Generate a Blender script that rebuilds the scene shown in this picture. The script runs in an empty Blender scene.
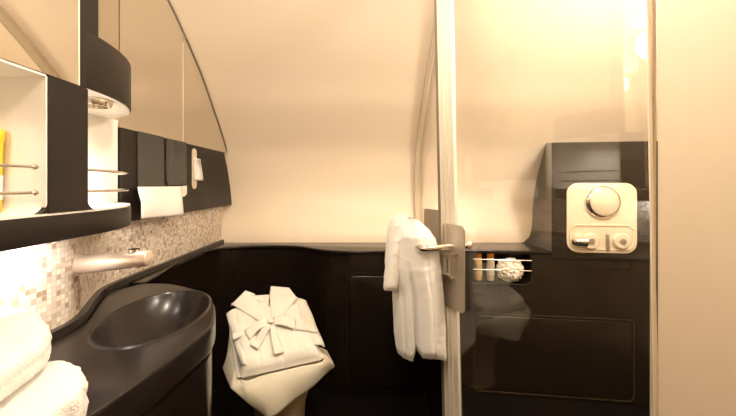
import bpy, bmesh, math, random
from mathutils import Vector, Matrix, noise
random.seed(7)
S = bpy.context.scene
C = S.collection
# ------------------------------------------------------------ camera, world, light, exposure
F = 330.0; CX = 362.0; CY = 185.0; EYE = 1.30
cam_d = bpy.data.cameras.new('camera'); cam = bpy.data.objects.new('camera', cam_d); C.objects.link(cam)
cam_d.sensor_fit = 'HORIZONTAL'; cam_d.sensor_width = 36; cam_d.lens = 36*F/736
cam_d.shift_x = 6/736; cam_d.shift_y = -23/736; cam_d.clip_start = 0.02
cam.location = (0, 0, EYE); cam.rotation_euler = (math.pi/2, 0, 0)
S.camera = cam
w = bpy.data.worlds.new('world'); S.world = w; w.use_nodes = True
w.node_tree.nodes['Background'].inputs[0].default_value = (1, .8, .6, 1)
w.node_tree.nodes['Background'].inputs[1].default_value = 0.3
S.view_settings.view_transform = 'Standard'; S.view_settings.look = 'None'
S.view_settings.gamma = 1; S.view_settings.exposure = 0.42
WARM = (1, .89, .76); WARM2 = (1, .95, .90)
def bulb(name, loc, r_, power, col):
    l = bpy.data.lights.new(name, 'POINT'); l.energy = power; l.color = col; l.shadow_soft_size = r_
    o = bpy.data.objects.new(name, l); C.objects.link(o); o.location = loc; return o
def area(name, loc, size, power, col, rot=(0,0,0)):
    l = bpy.data.lights.new(name, 'AREA'); l.shape = 'DISK'; l.size = size; l.energy = power; l.color = col
    o = bpy.data.objects.new(name, l); C.objects.link(o); o.location = loc; o.rotation_euler = rot; return o
def spot(name, loc, aim, power, col, ang, blend=.4, rad=.015):
    l = bpy.data.lights.new(name, 'SPOT'); l.energy = power; l.color = col; l.spot_size = math.radians(ang)
    l.spot_blend = blend; l.shadow_soft_size = rad
    o = bpy.data.objects.new(name, l); C.objects.link(o); o.location = loc
    o.rotation_euler = (Vector(aim)-Vector(loc)).to_track_quat('-Z', 'Y').to_euler(); return o
bulb('ceiling_lamp_main', (-.05, .75, 2.30), .12, 36, WARM)
bulb('ceiling_lamp_near', (-.05, -.35, 2.30), .12, 10, WARM)
bulb('ceiling_lamp_shower', (1.35, 1.05, 2.32), .12, 52, WARM2)
spot('shelf_lamp', (-.87, 1.06, 1.548), (-.90, 1.08, 1.0), 5, WARM2, 150, .6)
spot('shelf_lamp_near', (-.90, .60, 1.555), (-.93, .62, 1.0), 1.2, WARM2, 150, .6)
spot('counter_lamp', (-.80, .80, 1.14), (-.95, .92, .90), 3.2, WARM2, 125, .35, .012)

# ------------------------------------------------------------ helpers
def px_plane(px, py, p, n):
    d = Vector(((px-CX)/F, 1.0, (CY-py)/F)); o = Vector((0, 0, EYE)); n = Vector(n)
    return o + d*((Vector(p)-o).dot(n)/d.dot(n))
def onX(px, py, X): return px_plane(px, py, (X, 0, 0), (1, 0, 0))
def onY(px, py, Y): return px_plane(px, py, (0, Y, 0), (0, 1, 0))
def onZ(px, py, Z): return px_plane(px, py, (0, 0, Z), (0, 0, 1))
def principled(name, col, rough=.5, metal=0, coat=0, bump=None, spec=.5, sheen=0, trans=0):
    m = bpy.data.materials.new(name); m.use_nodes = True; nt = m.node_tree; b = nt.nodes['Principled BSDF']
    b.inputs['Base Color'].default_value = (*col, 1); b.inputs['Roughness'].default_value = rough
    b.inputs['Metallic'].default_value = metal; b.inputs['Coat Weight'].default_value = coat
    b.inputs['Coat Roughness'].default_value = .08; b.inputs['Specular IOR Level'].default_value = spec
    b.inputs['Sheen Weight'].default_value = sheen; b.inputs['Transmission Weight'].default_value = trans
    tc = nt.nodes.new('ShaderNodeTexCoord'); nz = nt.nodes.new('ShaderNodeTexNoise')
    sc, st = bump if bump else (120, .02)
    nz.inputs['Scale'].default_value = sc; nz.inputs['Detail'].default_value = 4
    nt.links.new(tc.outputs['Object'], nz.inputs['Vector'])
    bp = nt.nodes.new('ShaderNodeBump'); bp.inputs['Strength'].default_value = st; bp.inputs['Distance'].default_value = .01
    nt.links.new(nz.outputs['Fac'], bp.inputs['Height']); nt.links.new(bp.outputs['Normal'], b.inputs['Normal'])
    return m
M = {}
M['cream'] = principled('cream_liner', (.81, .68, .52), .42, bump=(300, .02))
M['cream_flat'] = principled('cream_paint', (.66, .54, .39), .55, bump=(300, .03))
M['black'] = principled('black_lacquer', (.011, .007, .005), .22, coat=.15, spec=.4, bump=(60, .006))
M['black_satin'] = principled('dark_brown_satin', (.013, .009, .006), .42, bump=(200, .01), spec=.35)
M['counter'] = principled('polished_dark_stone', (.014, .010, .008), .28, coat=.12, spec=.4, bump=(40, .006))
M['shower_dark'] = principled('shower_dark_panel', (.020, .014, .008), .25, coat=.15, spec=.4, bump=(60, .006))
M['white'] = principled('white_shelf_lining', (.84, .79, .70), .4)
M['chrome'] = principled('chrome', (.75, .70, .64), .12, 1)
M['brushed'] = principled('brushed_metal', (.50, .44, .36), .38, .75, bump=(400, .03))
M['frame_metal'] = principled('pale_satin_aluminium', (.80, .73, .60), .30, .15, coat=.4)
M['trim_metal'] = principled('grey_beige_liner_trim', (.60, .50, .36), .4, .1)
M['edge'] = principled('painted_edge_highlight', (.10, .075, .045), .25, .4)  # lighter than the dark panel: paints the highlight along the access panel rim
M['seal'] = principled('grey_seal', (.20, .16, .12), .5)
M['rose_metal'] = principled('satin_rose_metal', (.78, .62, .50), .40, .6)
M['terry'] = principled('white_terry', (.88, .85, .79), .95, bump=(260, .5), sheen=.4)
M['cotton'] = principled('cream_cotton', (.74, .69, .54), .85, bump=(500, .25), sheen=.2)
M['paper'] = principled('paper', (.86, .80, .73), .8)
M['smoke'] = principled('smoked_glass_flap', (.040, .040, .036), .10, coat=.3, spec=.4)
M['toilet'] = principled('tan_ceramic', (.42, .31, .19), .3)
M['floor'] = principled('brown_floor', (.006, .004, .003), .6, spec=.1, bump=(80, .1))
M['yellow'] = principled('yellow_plastic', (.85, .52, .02), .35)
M['orange'] = principled('orange_cap', (.85, .30, .04), .35)
M['amber'] = principled('amber_liquid', (.75, .48, .16), .2)
M['pale'] = principled('pale_lotion', (.66, .55, .36), .25)
M['puff'] = principled('mesh_puff', (.93, .86, .74), .9, bump=(150, .4))
M['bezel'] = principled('cream_control_plate', (.80, .68, .50), .35)
M['groove'] = principled('groove_shadow_gap', (.008, .006, .004), .6)
def lamp_mat():
    m = bpy.data.materials.new('lit_lens'); m.use_nodes = True; b = m.node_tree.nodes['Principled BSDF']
    b.inputs['Emission Color'].default_value = (1, .85, .65, 1); b.inputs['Emission Strength'].default_value = 2.5
    return m
M['lens'] = lamp_mat()
def mirror_mat():
    m = bpy.data.materials.new('mirror'); m.use_nodes = True; b = m.node_tree.nodes['Principled BSDF']
    b.inputs['Base Color'].default_value = (.80, .76, .69, 1); b.inputs['Metallic'].default_value = 1; b.inputs['Roughness'].default_value = .015
    return m
M['mirror'] = mirror_mat()
def glass_mat(name, tint, base, power):
    m = bpy.data.materials.new(name); m.use_nodes = True; nt = m.node_tree
    for n in list(nt.nodes): nt.nodes.remove(n)
    out = nt.nodes.new('ShaderNodeOutputMaterial'); tr = nt.nodes.new('ShaderNodeBsdfTransparent'); gl = nt.nodes.new('ShaderNodeBsdfGlossy')
    tr.inputs[0].default_value = (*tint, 1); gl.inputs['Roughness'].default_value = .01
    ge = nt.nodes.new('ShaderNodeNewGeometry'); dt = nt.nodes.new('ShaderNodeVectorMath'); dt.operation = 'DOT_PRODUCT'
    nt.links.new(ge.outputs['Incoming'], dt.inputs[0]); nt.links.new(ge.outputs['Normal'], dt.inputs[1])
    def mt(op, a, b_):
        q = nt.nodes.new('ShaderNodeMath'); q.operation = op
        for i, v in enumerate((a, b_)):
            if v is None: continue
            if isinstance(v, float): q.inputs[i].default_value = v
            else: nt.links.new(v, q.inputs[i])
        return q.outputs[0]
    c_ = mt('ABSOLUTE', dt.outputs['Value'], None); f_ = mt('MULTIPLY_ADD', mt('POWER', mt('SUBTRACT', 1.0, c_), 5.0), 1-power)
    f_.node.inputs[2].default_value = power
    mx = nt.nodes.new('ShaderNodeMixShader')
    nt.links.new(f_, mx.inputs[0]); nt.links.new(tr.outputs[0], mx.inputs[1]); nt.links.new(gl.outputs[0], mx.inputs[2])
    nt.links.new(mx.outputs[0], out.inputs[0]); return m
M['glass'] = glass_mat('shower_glass', (.985, .98, .96), 0, .055)
def mosaic_mat():
    m = bpy.data.materials.new('stone_mosaic'); m.use_nodes = True; nt = m.node_tree; b = nt.nodes['Principled BSDF']; L = nt.links.new
    tc = nt.nodes.new('ShaderNodeUVMap')
    sc = nt.nodes.new('ShaderNodeVectorMath'); sc.operation = 'SCALE'; sc.inputs['Scale'].default_value = 1/.0155; L(tc.outputs[0], sc.inputs[0])
    fl = nt.nodes.new('ShaderNodeVectorMath'); fl.operation = 'FLOOR'; L(sc.outputs[0], fl.inputs[0])
    fc = nt.nodes.new('ShaderNodeVectorMath'); fc.operation = 'FRACTION'; L(sc.outputs[0], fc.inputs[0])
    wn = nt.nodes.new('ShaderNodeTexWhiteNoise'); wn.noise_dimensions = '3D'; L(fl.outputs[0], wn.inputs['Vector'])
    cr = nt.nodes.new('ShaderNodeValToRGB'); L(wn.outputs['Value'], cr.inputs[0])
    e = cr.color_ramp.elements; e[0].position = 0; e[0].color = (.33, .23, .15, 1); e[1].position = 1; e[1].color = (.80, .72, .62, 1)
    for p, c in ((.12, (.44, .34, .24)), (.3, (.56, .47, .37)), (.55, (.66, .57, .46)), (.8, (.72, .64, .54))):
        q = e.new(p); q.color = (*c, 1)
    sp = nt.nodes.new('ShaderNodeSeparateXYZ'); L(fc.outputs[0], sp.inputs[0])
    def edge(o):
        a = nt.nodes.new('ShaderNodeMath'); a.operation = 'SUBTRACT'; L(o, a.inputs[0]); a.inputs[1].default_value = .5
        c = nt.nodes.new('ShaderNodeMath'); c.operation = 'ABSOLUTE'; L(a.outputs[0], c.inputs[0])
        d = nt.nodes.new('ShaderNodeMath'); d.operation = 'GREATER_THAN'; L(c.outputs[0], d.inputs[0]); d.inputs[1].default_value = .44; return d.outputs[0]
    mx = nt.nodes.new('ShaderNodeMath'); mx.operation = 'MAXIMUM'; L(edge(sp.outputs[0]), mx.inputs[0]); L(edge(sp.outputs[1]), mx.inputs[1])
    mc = nt.nodes.new('ShaderNodeMix'); mc.data_type = 'RGBA'; L(mx.outputs[0], mc.inputs['Factor']); L(cr.outputs[0], mc.inputs['A'])
    mc.inputs['B'].default_value = (.50, .42, .34, 1); L(mc.outputs['Result'], b.inputs['Base Color'])
    b.inputs['Roughness'].default_value = .3
    bp = nt.nodes.new('ShaderNodeBump'); bp.invert = True; bp.inputs['Strength'].default_value = .4; bp.inputs['Distance'].default_value = .002
    L(mx.outputs[0], bp.inputs['Height']); L(bp.outputs[0], b.inputs['Normal']); return m
M['mosaic'] = mosaic_mat()
def waffle_mat():
    m = principled('waffle_cotton', (.78, .74, .64), .85, sheen=.2); nt = m.node_tree; b = nt.nodes['Principled BSDF']; L = nt.links.new
    wv = nt.nodes.new('ShaderNodeTexWave'); wv.inputs['Scale'].default_value = 42; uv = nt.nodes.new('ShaderNodeUVMap'); L(uv.outputs[0], wv.inputs['Vector'])
    bp = nt.nodes.new('ShaderNodeBump'); bp.inputs['Strength'].default_value = .35; bp.inputs['Distance'].default_value = .003
    L(wv.outputs['Fac'], bp.inputs['Height']); L(bp.outputs[0], b.inputs['Normal']); return m
M['waffle'] = waffle_mat()

def link(name, bm, mat, parent=None, smooth=True, angle=40):
    bmesh.ops.recalc_face_normals(bm, faces=bm.faces)
    me = bpy.data.meshes.new(name); bm.to_mesh(me); bm.free(); me.materials.append(M[mat] if isinstance(mat, str) else mat)
    o = bpy.data.objects.new(name, me); C.objects.link(o)
    if smooth:
        me.shade_smooth(); me.set_sharp_from_angle(angle=math.radians(angle))
    if parent: o.parent = parent
    return o
def thing(name, label, cat, loc=(0, 0, 0), group=None):
    o = bpy.data.objects.new(name, None); C.objects.link(o); o.location = loc; o.empty_display_size = .05
    return tag(o, label, cat, group)
def tag(o, label, cat, group=None):
    o['label'] = label; o['category'] = cat
    if group: o['group'] = group
    return o
def struct(name, bm, mat, **k):
    o = link(name, bm, mat, **k); o['kind'] = 'structure'; return o
def rel(bm, t):            # bring world-space mesh into the frame of its thing
    bmesh.ops.translate(bm, verts=bm.verts, vec=-Vector(t.location)); return bm
def part(name, bm, mat, t, **k):
    p = t; off = Vector((0, 0, 0))
    while p: off += Vector(p.location); p = p.parent
    bmesh.ops.translate(bm, verts=bm.verts, vec=-off)
    return link(name, bm, mat, t, **k)
def box(a, b, bev=0, seg=2, bm=None):
    bm2 = bmesh.new(); a = Vector(a); b = Vector(b)
    bmesh.ops.create_cube(bm2, size=1); d = b-a
    bmesh.ops.scale(bm2, vec=d, verts=bm2.verts); bmesh.ops.translate(bm2, vec=(a+b)/2, verts=bm2.verts)
    if bev: bmesh.ops.bevel(bm2, geom=bm2.edges[:], offset=bev, segments=seg, affect='EDGES', profile=.5)
    return join(bm, bm2)
def join(bm, bm2):
    if bm is None: return bm2
    me = bpy.data.meshes.new('tmp'); bm2.to_mesh(me); bm2.free(); bm.from_mesh(me); bpy.data.meshes.remove(me); return bm
def prism(pts, vec, bev=0, seg=2, bm=None):
    b = bmesh.new(); vs = [b.verts.new(p) for p in pts]; f = b.faces.new(vs); vec = Vector(vec)
    r = bmesh.ops.extrude_face_region(b, geom=[f]); nv = [g for g in r['geom'] if isinstance(g, bmesh.types.BMVert)]
    bmesh.ops.translate(b, vec=vec, verts=nv); bmesh.ops.recalc_face_normals(b, faces=b.faces)
    if bev:
        cap = [e for e in b.edges if any(len(f.verts) == len(pts) for f in e.link_faces)]
        bmesh.ops.bevel(b, geom=cap, offset=bev, segments=seg, affect='EDGES', profile=.5)
    return join(bm, b)
def tube(pts, r, seg=14, bm=None, caps=True):
    b = bmesh.new(); pts = [Vector(p) for p in pts]; rings = []; n = len(pts)
    rs = r if isinstance(r, (list, tuple)) else [r]*n; up = None
    for i, p in enumerate(pts):
        t = (pts[min(i+1, n-1)]-pts[max(i-1, 0)]).normalized()
        if up is None: up = Vector((0, 0, 1)) if abs(t.z) < .9 else Vector((1, 0, 0))
        a = t.cross(up).normalized(); c = a.cross(t).normalized(); up = c
        rings.append([b.verts.new(p+(a*math.cos(k*2*math.pi/seg)+c*math.sin(k*2*math.pi/seg))*rs[i]) for k in range(seg)])
    for i in range(n-1):
        for k in range(seg): b.faces.new((rings[i][k], rings[i][(k+1) % seg], rings[i+1][(k+1) % seg], rings[i+1][k]))
    if caps: b.faces.new(rings[0]); b.faces.new(rings[-1])
    return join(bm, b)
def lathe(prof, origin=(0, 0, 0), axis=(0, 0, 1), seg=32, bm=None):
    b = bmesh.new(); q = Vector((0, 0, 1)).rotation_difference(Vector(axis).normalized()); o = Vector(origin); rings = []
    for r, z in prof:
        if r < 1e-6: rings.append([b.verts.new(o+q@Vector((0, 0, z)))])
        else: rings.append([b.verts.new(o+q@Vector((r*math.cos(k*2*math.pi/seg), r*math.sin(k*2*math.pi/seg), z))) for k in range(seg)])
    for A, B in zip(rings, rings[1:]):
        for k in range(seg):
            a = [A[k % len(A)], A[(k+1) % len(A)]] if len(A) > 1 else [A[0]]
            c = [B[(k+1) % len(B)], B[k % len(B)]] if len(B) > 1 else [B[0]]
            if len(a)+len(c) >= 3: b.faces.new(a+c)
    for R in (rings[0], rings[-1]):
        if len(R) > 1: b.faces.new(R)
    return join(bm, b)
def rrect(p0, u, v, wd, ht, r, seg=6):      # rounded rectangle, centre p0, unit axes u v
    p0 = Vector(p0); u = Vector(u); v = Vector(v); out = []
    for cx, cy, a0 in ((wd/2-r, ht/2-r, 0), (-wd/2+r, ht/2-r, 90), (-wd/2+r, -ht/2+r, 180), (wd/2-r, -ht/2+r, 270)):
        for k in range(seg+1):
            a = math.radians(a0+90*k/seg); out.append(p0+u*(cx+r*math.cos(a))+v*(cy+r*math.sin(a)))
    return out
def ringprism(pts, inner, vec, bm=None):    # frame between two matching loops, extruded
    b = bmesh.new(); vec = Vector(vec); n = len(pts)
    L = [[b.verts.new(Vector(p)+o) for p in lp] for lp, o in ((pts, vec*0), (pts, vec), (inner, vec), (inner, vec*0))]
    for a, c in ((0, 1), (1, 2), (2, 3), (3, 0)):
        for k in range(n): b.faces.new((L[a][k], L[a][(k+1) % n], L[c][(k+1) % n], L[c][k]))
    return join(bm, b)
def grid(fn, nu, nv, uv=True, bm=None):
    b = bmesh.new(); V = [[b.verts.new(fn(i/nu, j/nv)) for i in range(nu+1)] for j in range(nv+1)]
    ly = b.loops.layers.uv.new('UVMap')
    for j in range(nv):
        for i in range(nu):
            f = b.faces.new((V[j][i], V[j][i+1], V[j+1][i+1], V[j+1][i]))
            for l, (a, c) in zip(f.loops, ((i, j), (i+1, j), (i+1, j+1), (i, j+1))): l[ly].uv = (a/nu, c/nv)
    return join(bm, b)
def spline(P, n=8):                        # Catmull-Rom through points
    P = [Vector(p) for p in P]; out = []
    for i in range(len(P)-1):
        a = P[max(i-1, 0)]; b = P[i]; c = P[i+1]; d = P[min(i+2, len(P)-1)]
        for k in range(n):
            t = k/n; out.append(.5*((2*b)+(c-a)*t+(2*a-5*b+4*c-d)*t*t+(3*b-a-3*c+d)*t**3))
    out.append(P[-1]); return out
def interp(x, xs, ys):
    if x <= xs[0]: return ys[0]
    for i in range(len(xs)-1):
        if x <= xs[i+1]: return ys[i]+(ys[i+1]-ys[i])*(x-xs[i])/(xs[i+1]-xs[i])
    return ys[-1]

# ------------------------------------------------------------ shell
CT = .865; FZ = -.10
fus = spline([(0, 2.50, FZ), (0, 2.50, .60), (0, 2.50, .90), (0, 2.60, 1.1), (0, 2.635, 1.3), (0, 2.58, 1.54), (0, 2.46, 1.71), (0, 2.32, 1.86),
              (0, 2.14, 2.045), (0, 1.80, 2.30), (0, 1.45, 2.46), (0, 1.2, 2.5)], 6)
def fusY(z):
    for a, b in zip(fus, fus[1:]):
        if a.z <= z <= b.z and b.z > a.z: return a.y+(b.y-a.y)*(z-a.z)/(b.z-a.z)
    return fus[-1].y
pro = [Vector((0, p.y, p.z)) for p in fus]
bm = bmesh.new()
n = len(pro); off = [Vector((0, .05, .05))]*n
A = [[bm.verts.new((X, p.y, p.z)) for p in pro] for X in (-1.12, 2.2)]
B = [[bm.verts.new((X, p.y+.06, p.z+(.0 if p.z < 1.5 else .05))) for p in pro] for X in (-1.12, 2.2)]
for i in range(n-1):
    bm.faces.new((A[0][i], A[1][i], A[1][i+1], A[0][i+1])); bm.faces.new((B[0][i], B[0][i+1], B[1][i+1], B[1][i]))
    for k in (0, 1): bm.faces.new((A[k][i], A[k][i+1], B[k][i+1], B[k][i]))
bm.faces.new((A[0][0], A[1][0], B[1][0], B[0][0])); bm.faces.new((A[0][-1], A[1][-1], B[1][-1], B[0][-1]))
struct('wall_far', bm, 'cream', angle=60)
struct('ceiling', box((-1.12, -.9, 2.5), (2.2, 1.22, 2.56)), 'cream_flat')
struct('floor', box((-1.12, -.9, FZ-.05), (2.26, 2.56, FZ)), 'floor')
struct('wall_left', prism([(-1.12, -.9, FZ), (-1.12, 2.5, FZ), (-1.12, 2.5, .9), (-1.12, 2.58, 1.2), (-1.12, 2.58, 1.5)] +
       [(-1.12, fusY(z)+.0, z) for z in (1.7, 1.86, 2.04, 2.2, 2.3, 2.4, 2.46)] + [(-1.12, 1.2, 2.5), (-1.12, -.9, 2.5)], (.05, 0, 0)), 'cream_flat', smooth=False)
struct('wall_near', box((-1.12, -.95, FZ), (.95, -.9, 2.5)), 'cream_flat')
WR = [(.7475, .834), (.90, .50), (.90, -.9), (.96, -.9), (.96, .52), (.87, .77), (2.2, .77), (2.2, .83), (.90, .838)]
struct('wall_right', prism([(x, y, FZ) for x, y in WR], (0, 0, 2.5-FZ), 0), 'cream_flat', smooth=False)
struct('wall_shower_side', box((2.2, .77, FZ), (2.26, 2.56, 2.5)), 'cream_flat')

struct('trim_7', box((.7415, .838, FZ), (.7475, .850, 2.5)), 'trim_metal')
# mosaic strip following the bulging lower wall
path = spline([(-1.066, 2.50, 0), (-1.066, 2.0, 0), (-1.066, 1.50, 0), (-1.05, 1.33, 0), (-.985, 1.19, 0), (-.905, 1.04, 0), (-.885, .92, 0), (-.885, .6, 0), (-.885, -.2, 0)], 8)
def strip(path, z0, z1, th, name, mat):
    b = bmesh.new(); ly = b.loops.layers.uv.new('UVMap'); s = 0; prev = None; S_ = []
    for p in path:
        if prev is not None: s += (p-prev).length
        S_.append(s); prev = p
    fr = [[b.verts.new((p.x, p.y, z)) for p in path] for z in (z0, z1)]
    bk = [[b.verts.new((min(p.x-.03, -1.066) if False else -1.07, p.y, z)) for p in path] for z in (z0, z1)]
    for i in range(len(path)-1):
        f = b.faces.new((fr[0][i], fr[0][i+1], fr[1][i+1], fr[1][i]))
        for l, uv in zip(f.loops, ((S_[i], z0), (S_[i+1], z0), (S_[i+1], z1), (S_[i], z1))): l[ly].uv = uv
        b.faces.new((fr[1][i], fr[1][i+1], bk[1][i+1], bk[1][i])); b.faces.new((fr[0][i], bk[0][i], bk[0][i+1], fr[0][i+1]))
    o = struct(name, b, mat, angle=30); return o
strip(path, .885, 1.150, .02, 'wall_left_mosaic', 'mosaic')
def offset_path(path, d):
    out = []
    for i, p in enumerate(path):
        t = (path[min(i+1, len(path)-1)]-path[max(i-1, 0)]).normalized()
        out.append(p+Vector((-t.y, t.x, 0))*d)
    return out
up_in = offset_path(path, .028)
bm = bmesh.new(); k = len(path)
lo = [bm.verts.new((p.x, p.y, CT-.02)) for p in up_in]; hi = [bm.verts.new((p.x-.008 if True else 0, p.y, .887)) for p in up_in]; bk = [bm.verts.new((p.x-.02, p.y, .887)) for p in path]; bl = [bm.verts.new((p.x-.02, p.y, CT-.02)) for p in path]
for i in range(k-1):
    for a, c in ((lo, hi), (hi, bk), (bk, bl), (bl, lo)): bm.faces.new((a[i], a[i+1], c[i+1], c[i]))
bm.faces.new((lo[0], hi[0], bk[0], bl[0])); bm.faces.new((lo[-1], hi[-1], bk[-1], bl[-1]))
struct('trim_1', bm, 'counter', angle=30)

# ------------------------------------------------------------ ledge and dark lower wall around the toilet alcove
sh_p = Vector((.738, 2.215, 0)); sh_d = Vector((.993, -.120, 0)).normalized(); sh_n = Vector((sh_d.y, -sh_d.x, 0))
def onS(px, py, out=0): return px_plane(px, py, sh_p+sh_n*out, sh_n)
edge_px = [(143, 282.5), (160, 273.5), (178, 262), (200, 252.5), (225, 247.3), (262, 245.4), (295, 245.8), (318, 249), (345, 251), (380, 251), (430, 250.5)]
edge = [onZ(x, y, CT) for x, y in edge_px]
edge = spline([(p.x, p.y, CT) for p in edge] + [(.60, 2.205, CT), (sh_p.x+.05, sh_p.y-.006, CT)], 6)
far_end = sh_p+sh_d*1.46; edge.append(Vector((far_end.x, far_end.y, CT)))
bm = bmesh.new(); loop = [(p.x, p.y, CT) for p in edge] + [(far_end.x, 2.50, CT), (-1.066, 2.50, CT), (-1.066, edge[0].y, CT)]
struct('trim_2', prism(loop, (0, 0, -.022), .006, 3), 'black')
def wallstrip(path, z0, z1, th):
    b = bmesh.new(); q = offset_path(path, -th)
    R = [[b.verts.new((p.x, p.y, z)) for p in P] for P, z in ((path, z0), (path, z1), (q, z1), (q, z0))]
    for i in range(len(path)-1):
        for a, c in ((0, 1), (1, 2), (2, 3), (3, 0)): b.faces.new((R[a][i], R[a][i+1], R[c][i+1], R[c][i]))
    return b
inner = offset_path(edge, .018)
alc = [p for p in inner if p.x < .42]
struct('trim_3', wallstrip(alc, FZ, CT-.0225, -.03), 'black')
inner2 = offset_path(edge, .012)
# ------------------------------------------------------------ shower rear panels with niche
def boxS(s0, s1, z0, z1, o0, o1, bev=0, bm=None):
    b = bmesh.new(); bmesh.ops.create_cube(b, size=1)
    for v in b.verts:
        s = s0 if v.co.x < 0 else s1; z = z0 if v.co.z < 0 else z1; o = o0 if v.co.y < 0 else o1
        v.co = sh_p+sh_d*s+sh_n*o+Vector((0, 0, z))
    if bev: bmesh.ops.bevel(b, geom=b.edges[:], offset=bev, segments=2, affect='EDGES')
    return join(bm, b)
def sS(px, py, out=0): q = onS(px, py, out); return (q-sh_p).dot(sh_d), q.z
s_nr, z_nt = sS(531, 249); _, z_nb = sS(500, 283)
s_nl = .005
zt = CT-.0225
g = None
g = boxS(-.29, 1.46, FZ, z_nb, -.04, 0, 0, g)
g = boxS(s_nr, 1.46, z_nb, zt, -.04, 0, 0, g)
g = boxS(-.29, s_nl, z_nb, zt, -.04, 0, 0, g)
struct('trim_4', g, 'shower_dark', smooth=False)
nt_ = thing('shelf_niche', 'dark recessed shelf in the shower rear wall holding the two bottles and the puff', 'shelf', tuple(sh_p+sh_d*.15+Vector((0, 0, z_nb))))
g = boxS(s_nl-.01, s_nr+.01, z_nb-.012, z_nb, -.17, -.001); g = boxS(s_nl-.01, s_nr+.01, z_nb, zt, -.185, -.17, 0, g)
g = boxS(s_nl-.012, s_nl, z_nb, zt, -.17, -.041, 0, g); g = boxS(s_nr, s_nr+.012, z_nb, zt, -.17, -.041, 0, g)
part('recess', g, 'shower_dark', nt_, smooth=False)
# rounded lower right corner fillets
for zz in (259.8, 270):
    z = px_plane(505, zz, sh_p, sh_n).z
    a = sh_p+sh_d*s_nl+sh_n*.008; b = sh_p+sh_d*(s_nr+.0)+sh_n*.008
    part('rail', tube([a+Vector((0, 0, z)), b+Vector((0, 0, z))], .0045, 10), 'chrome', nt_)
fl = [sh_p+sh_d*(s_nr+.001)+Vector((0, 0, z_nb-.001))+sh_n*.001]
for k in range(9):
    a = math.radians(-90+90*k/8); fl.append(sh_p+sh_d*(s_nr-.05+.05*math.cos(a))+Vector((0, 0, z_nb+.05+.05*math.sin(a)))+sh_n*.001)
part('corner_fillet', prism(fl, -sh_n*.16), 'shower_dark', nt_)
# lip round the niche
lip = [sh_p+sh_d*s_nl+Vector((0, 0, z_nb-.008))]
lip += [sh_p+sh_d*(s_nr-.05+.058*math.cos(math.radians(-90+90*k/8)))+Vector((0, 0, z_nb+.05+.058*math.sin(math.radians(-90+90*k/8)))) for k in range(9)]
lip.append(sh_p+sh_d*(s_nr+.008)+Vector((0, 0, zt-.01)))
part('lip', tube([p+sh_n*.002 for p in lip], .004, 8), 'shower_dark', nt_)

def bottle(name, label, px, base_z, mat, r, h, tilt=0):
    s, _ = sS(px, 270, -.05); p = sh_p+sh_d*s-sh_n*.055+Vector((0, 0, base_z))
    t = thing(name, label, 'bottle', tuple(p), 'toiletry bottles in the shower niche')
    hb = h*.80
    part('bottle_body', lathe([(0, .001), (r*.86, .001), (r, .006), (r, hb-.012), (r*.8, hb-.002), (r*.62, hb)], p), mat, t)
    part('cap', lathe([(0, hb), (r*.90, hb+.0005), (r*.92, hb+.004), (r*.92, h-.004), (r*.85, h), (0, h)], p, seg=24), 'orange', t)
    part('label_band', lathe([(r+.0006, hb*.25), (r+.0006, hb*.7)], p), principled('paper_label_'+mat, (.62, .45, .2) if mat == 'amber' else (.74, .64, .46), .6), t)
    return t
bottle('toiletry_bottle', 'amber bottle with orange cap, left one in the shower niche', 478.3, z_nb, 'amber', .026, .198)
bottle('toiletry_bottle', 'pale lotion bottle with orange cap beside the white puff', 490.8, z_nb, 'pale', .025, .198)
# bath puff
s, z = sS(509, 266, -.05); pc = sh_p+sh_d*s-sh_n*.035
pr = .082
b = bmesh.new(); bmesh.ops.create_icosphere(b, subdivisions=5, radius=1)
for v in b.verts:
    d = v.co.normalized(); k = noise.noise(d*4.2)*.13+noise.noise(d*9)*.12+abs(noise.noise(d*16))*.12
    v.co = Vector((d.x*1.08, d.y*.8, d.z*.98))*pr*(.93+k)
zmin = min(v.co.z for v in b.verts)
pu = tag(link('bath_puff', b, 'puff'), 'white ruffled mesh bath puff beside the bottles in the shower niche', 'bath puff'); pu.location = (pc.x, pc.y, z_nb-zmin)

# grooved access panels on the shower wall
def panelS(x0, y0, x1, y1, r, name, label, proud=.006, shape=None):
    s0, z0 = sS(x0, y0); s1, z1 = sS(x1, y1); zc = (z0+z1)/2; sc = (s0+s1)/2; wd = abs(s1-s0); ht = abs(z1-z0)
    t = thing(name, label, 'panel', tuple(sh_p+sh_d*sc+Vector((0, 0, zc))))
    c = sh_p+sh_d*sc+Vector((0, 0, zc))
    part('panel_face', prism(rrect(c+sh_n*.0005, sh_d, (0, 0, 1), wd-.024, ht-.024, r), sh_n*proud, .004, 3), 'shower_dark', t)
    part('rim', ringprism(rrect(c, sh_d, (0, 0, 1), wd+.012, ht+.012, r+.008), rrect(c, sh_d, (0, 0, 1), wd-.0, ht-.0, r), sh_n*.006), 'edge', t)
    return t
zlow = sS(600, 400)
panelS(474, 313, 633, 401, .03, 'access_panel', 'wide dark rounded access panel low on the shower rear wall')

# shower column with controls
COL = .012
fr_px = [(556, 142.5), (652, 139.5), (700, 138.5), (700, 252), (556, 252)]
colz = onS(556, 142.5, COL).z
b = bmesh.new()
front_s0 = (onS(556, 200, COL)-sh_p).dot(sh_d)
zs = [CT+.0, .90, .93, .98, 1.05, 1.15, 1.25, 1.35, 1.45, 1.55, 1.60]
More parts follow.
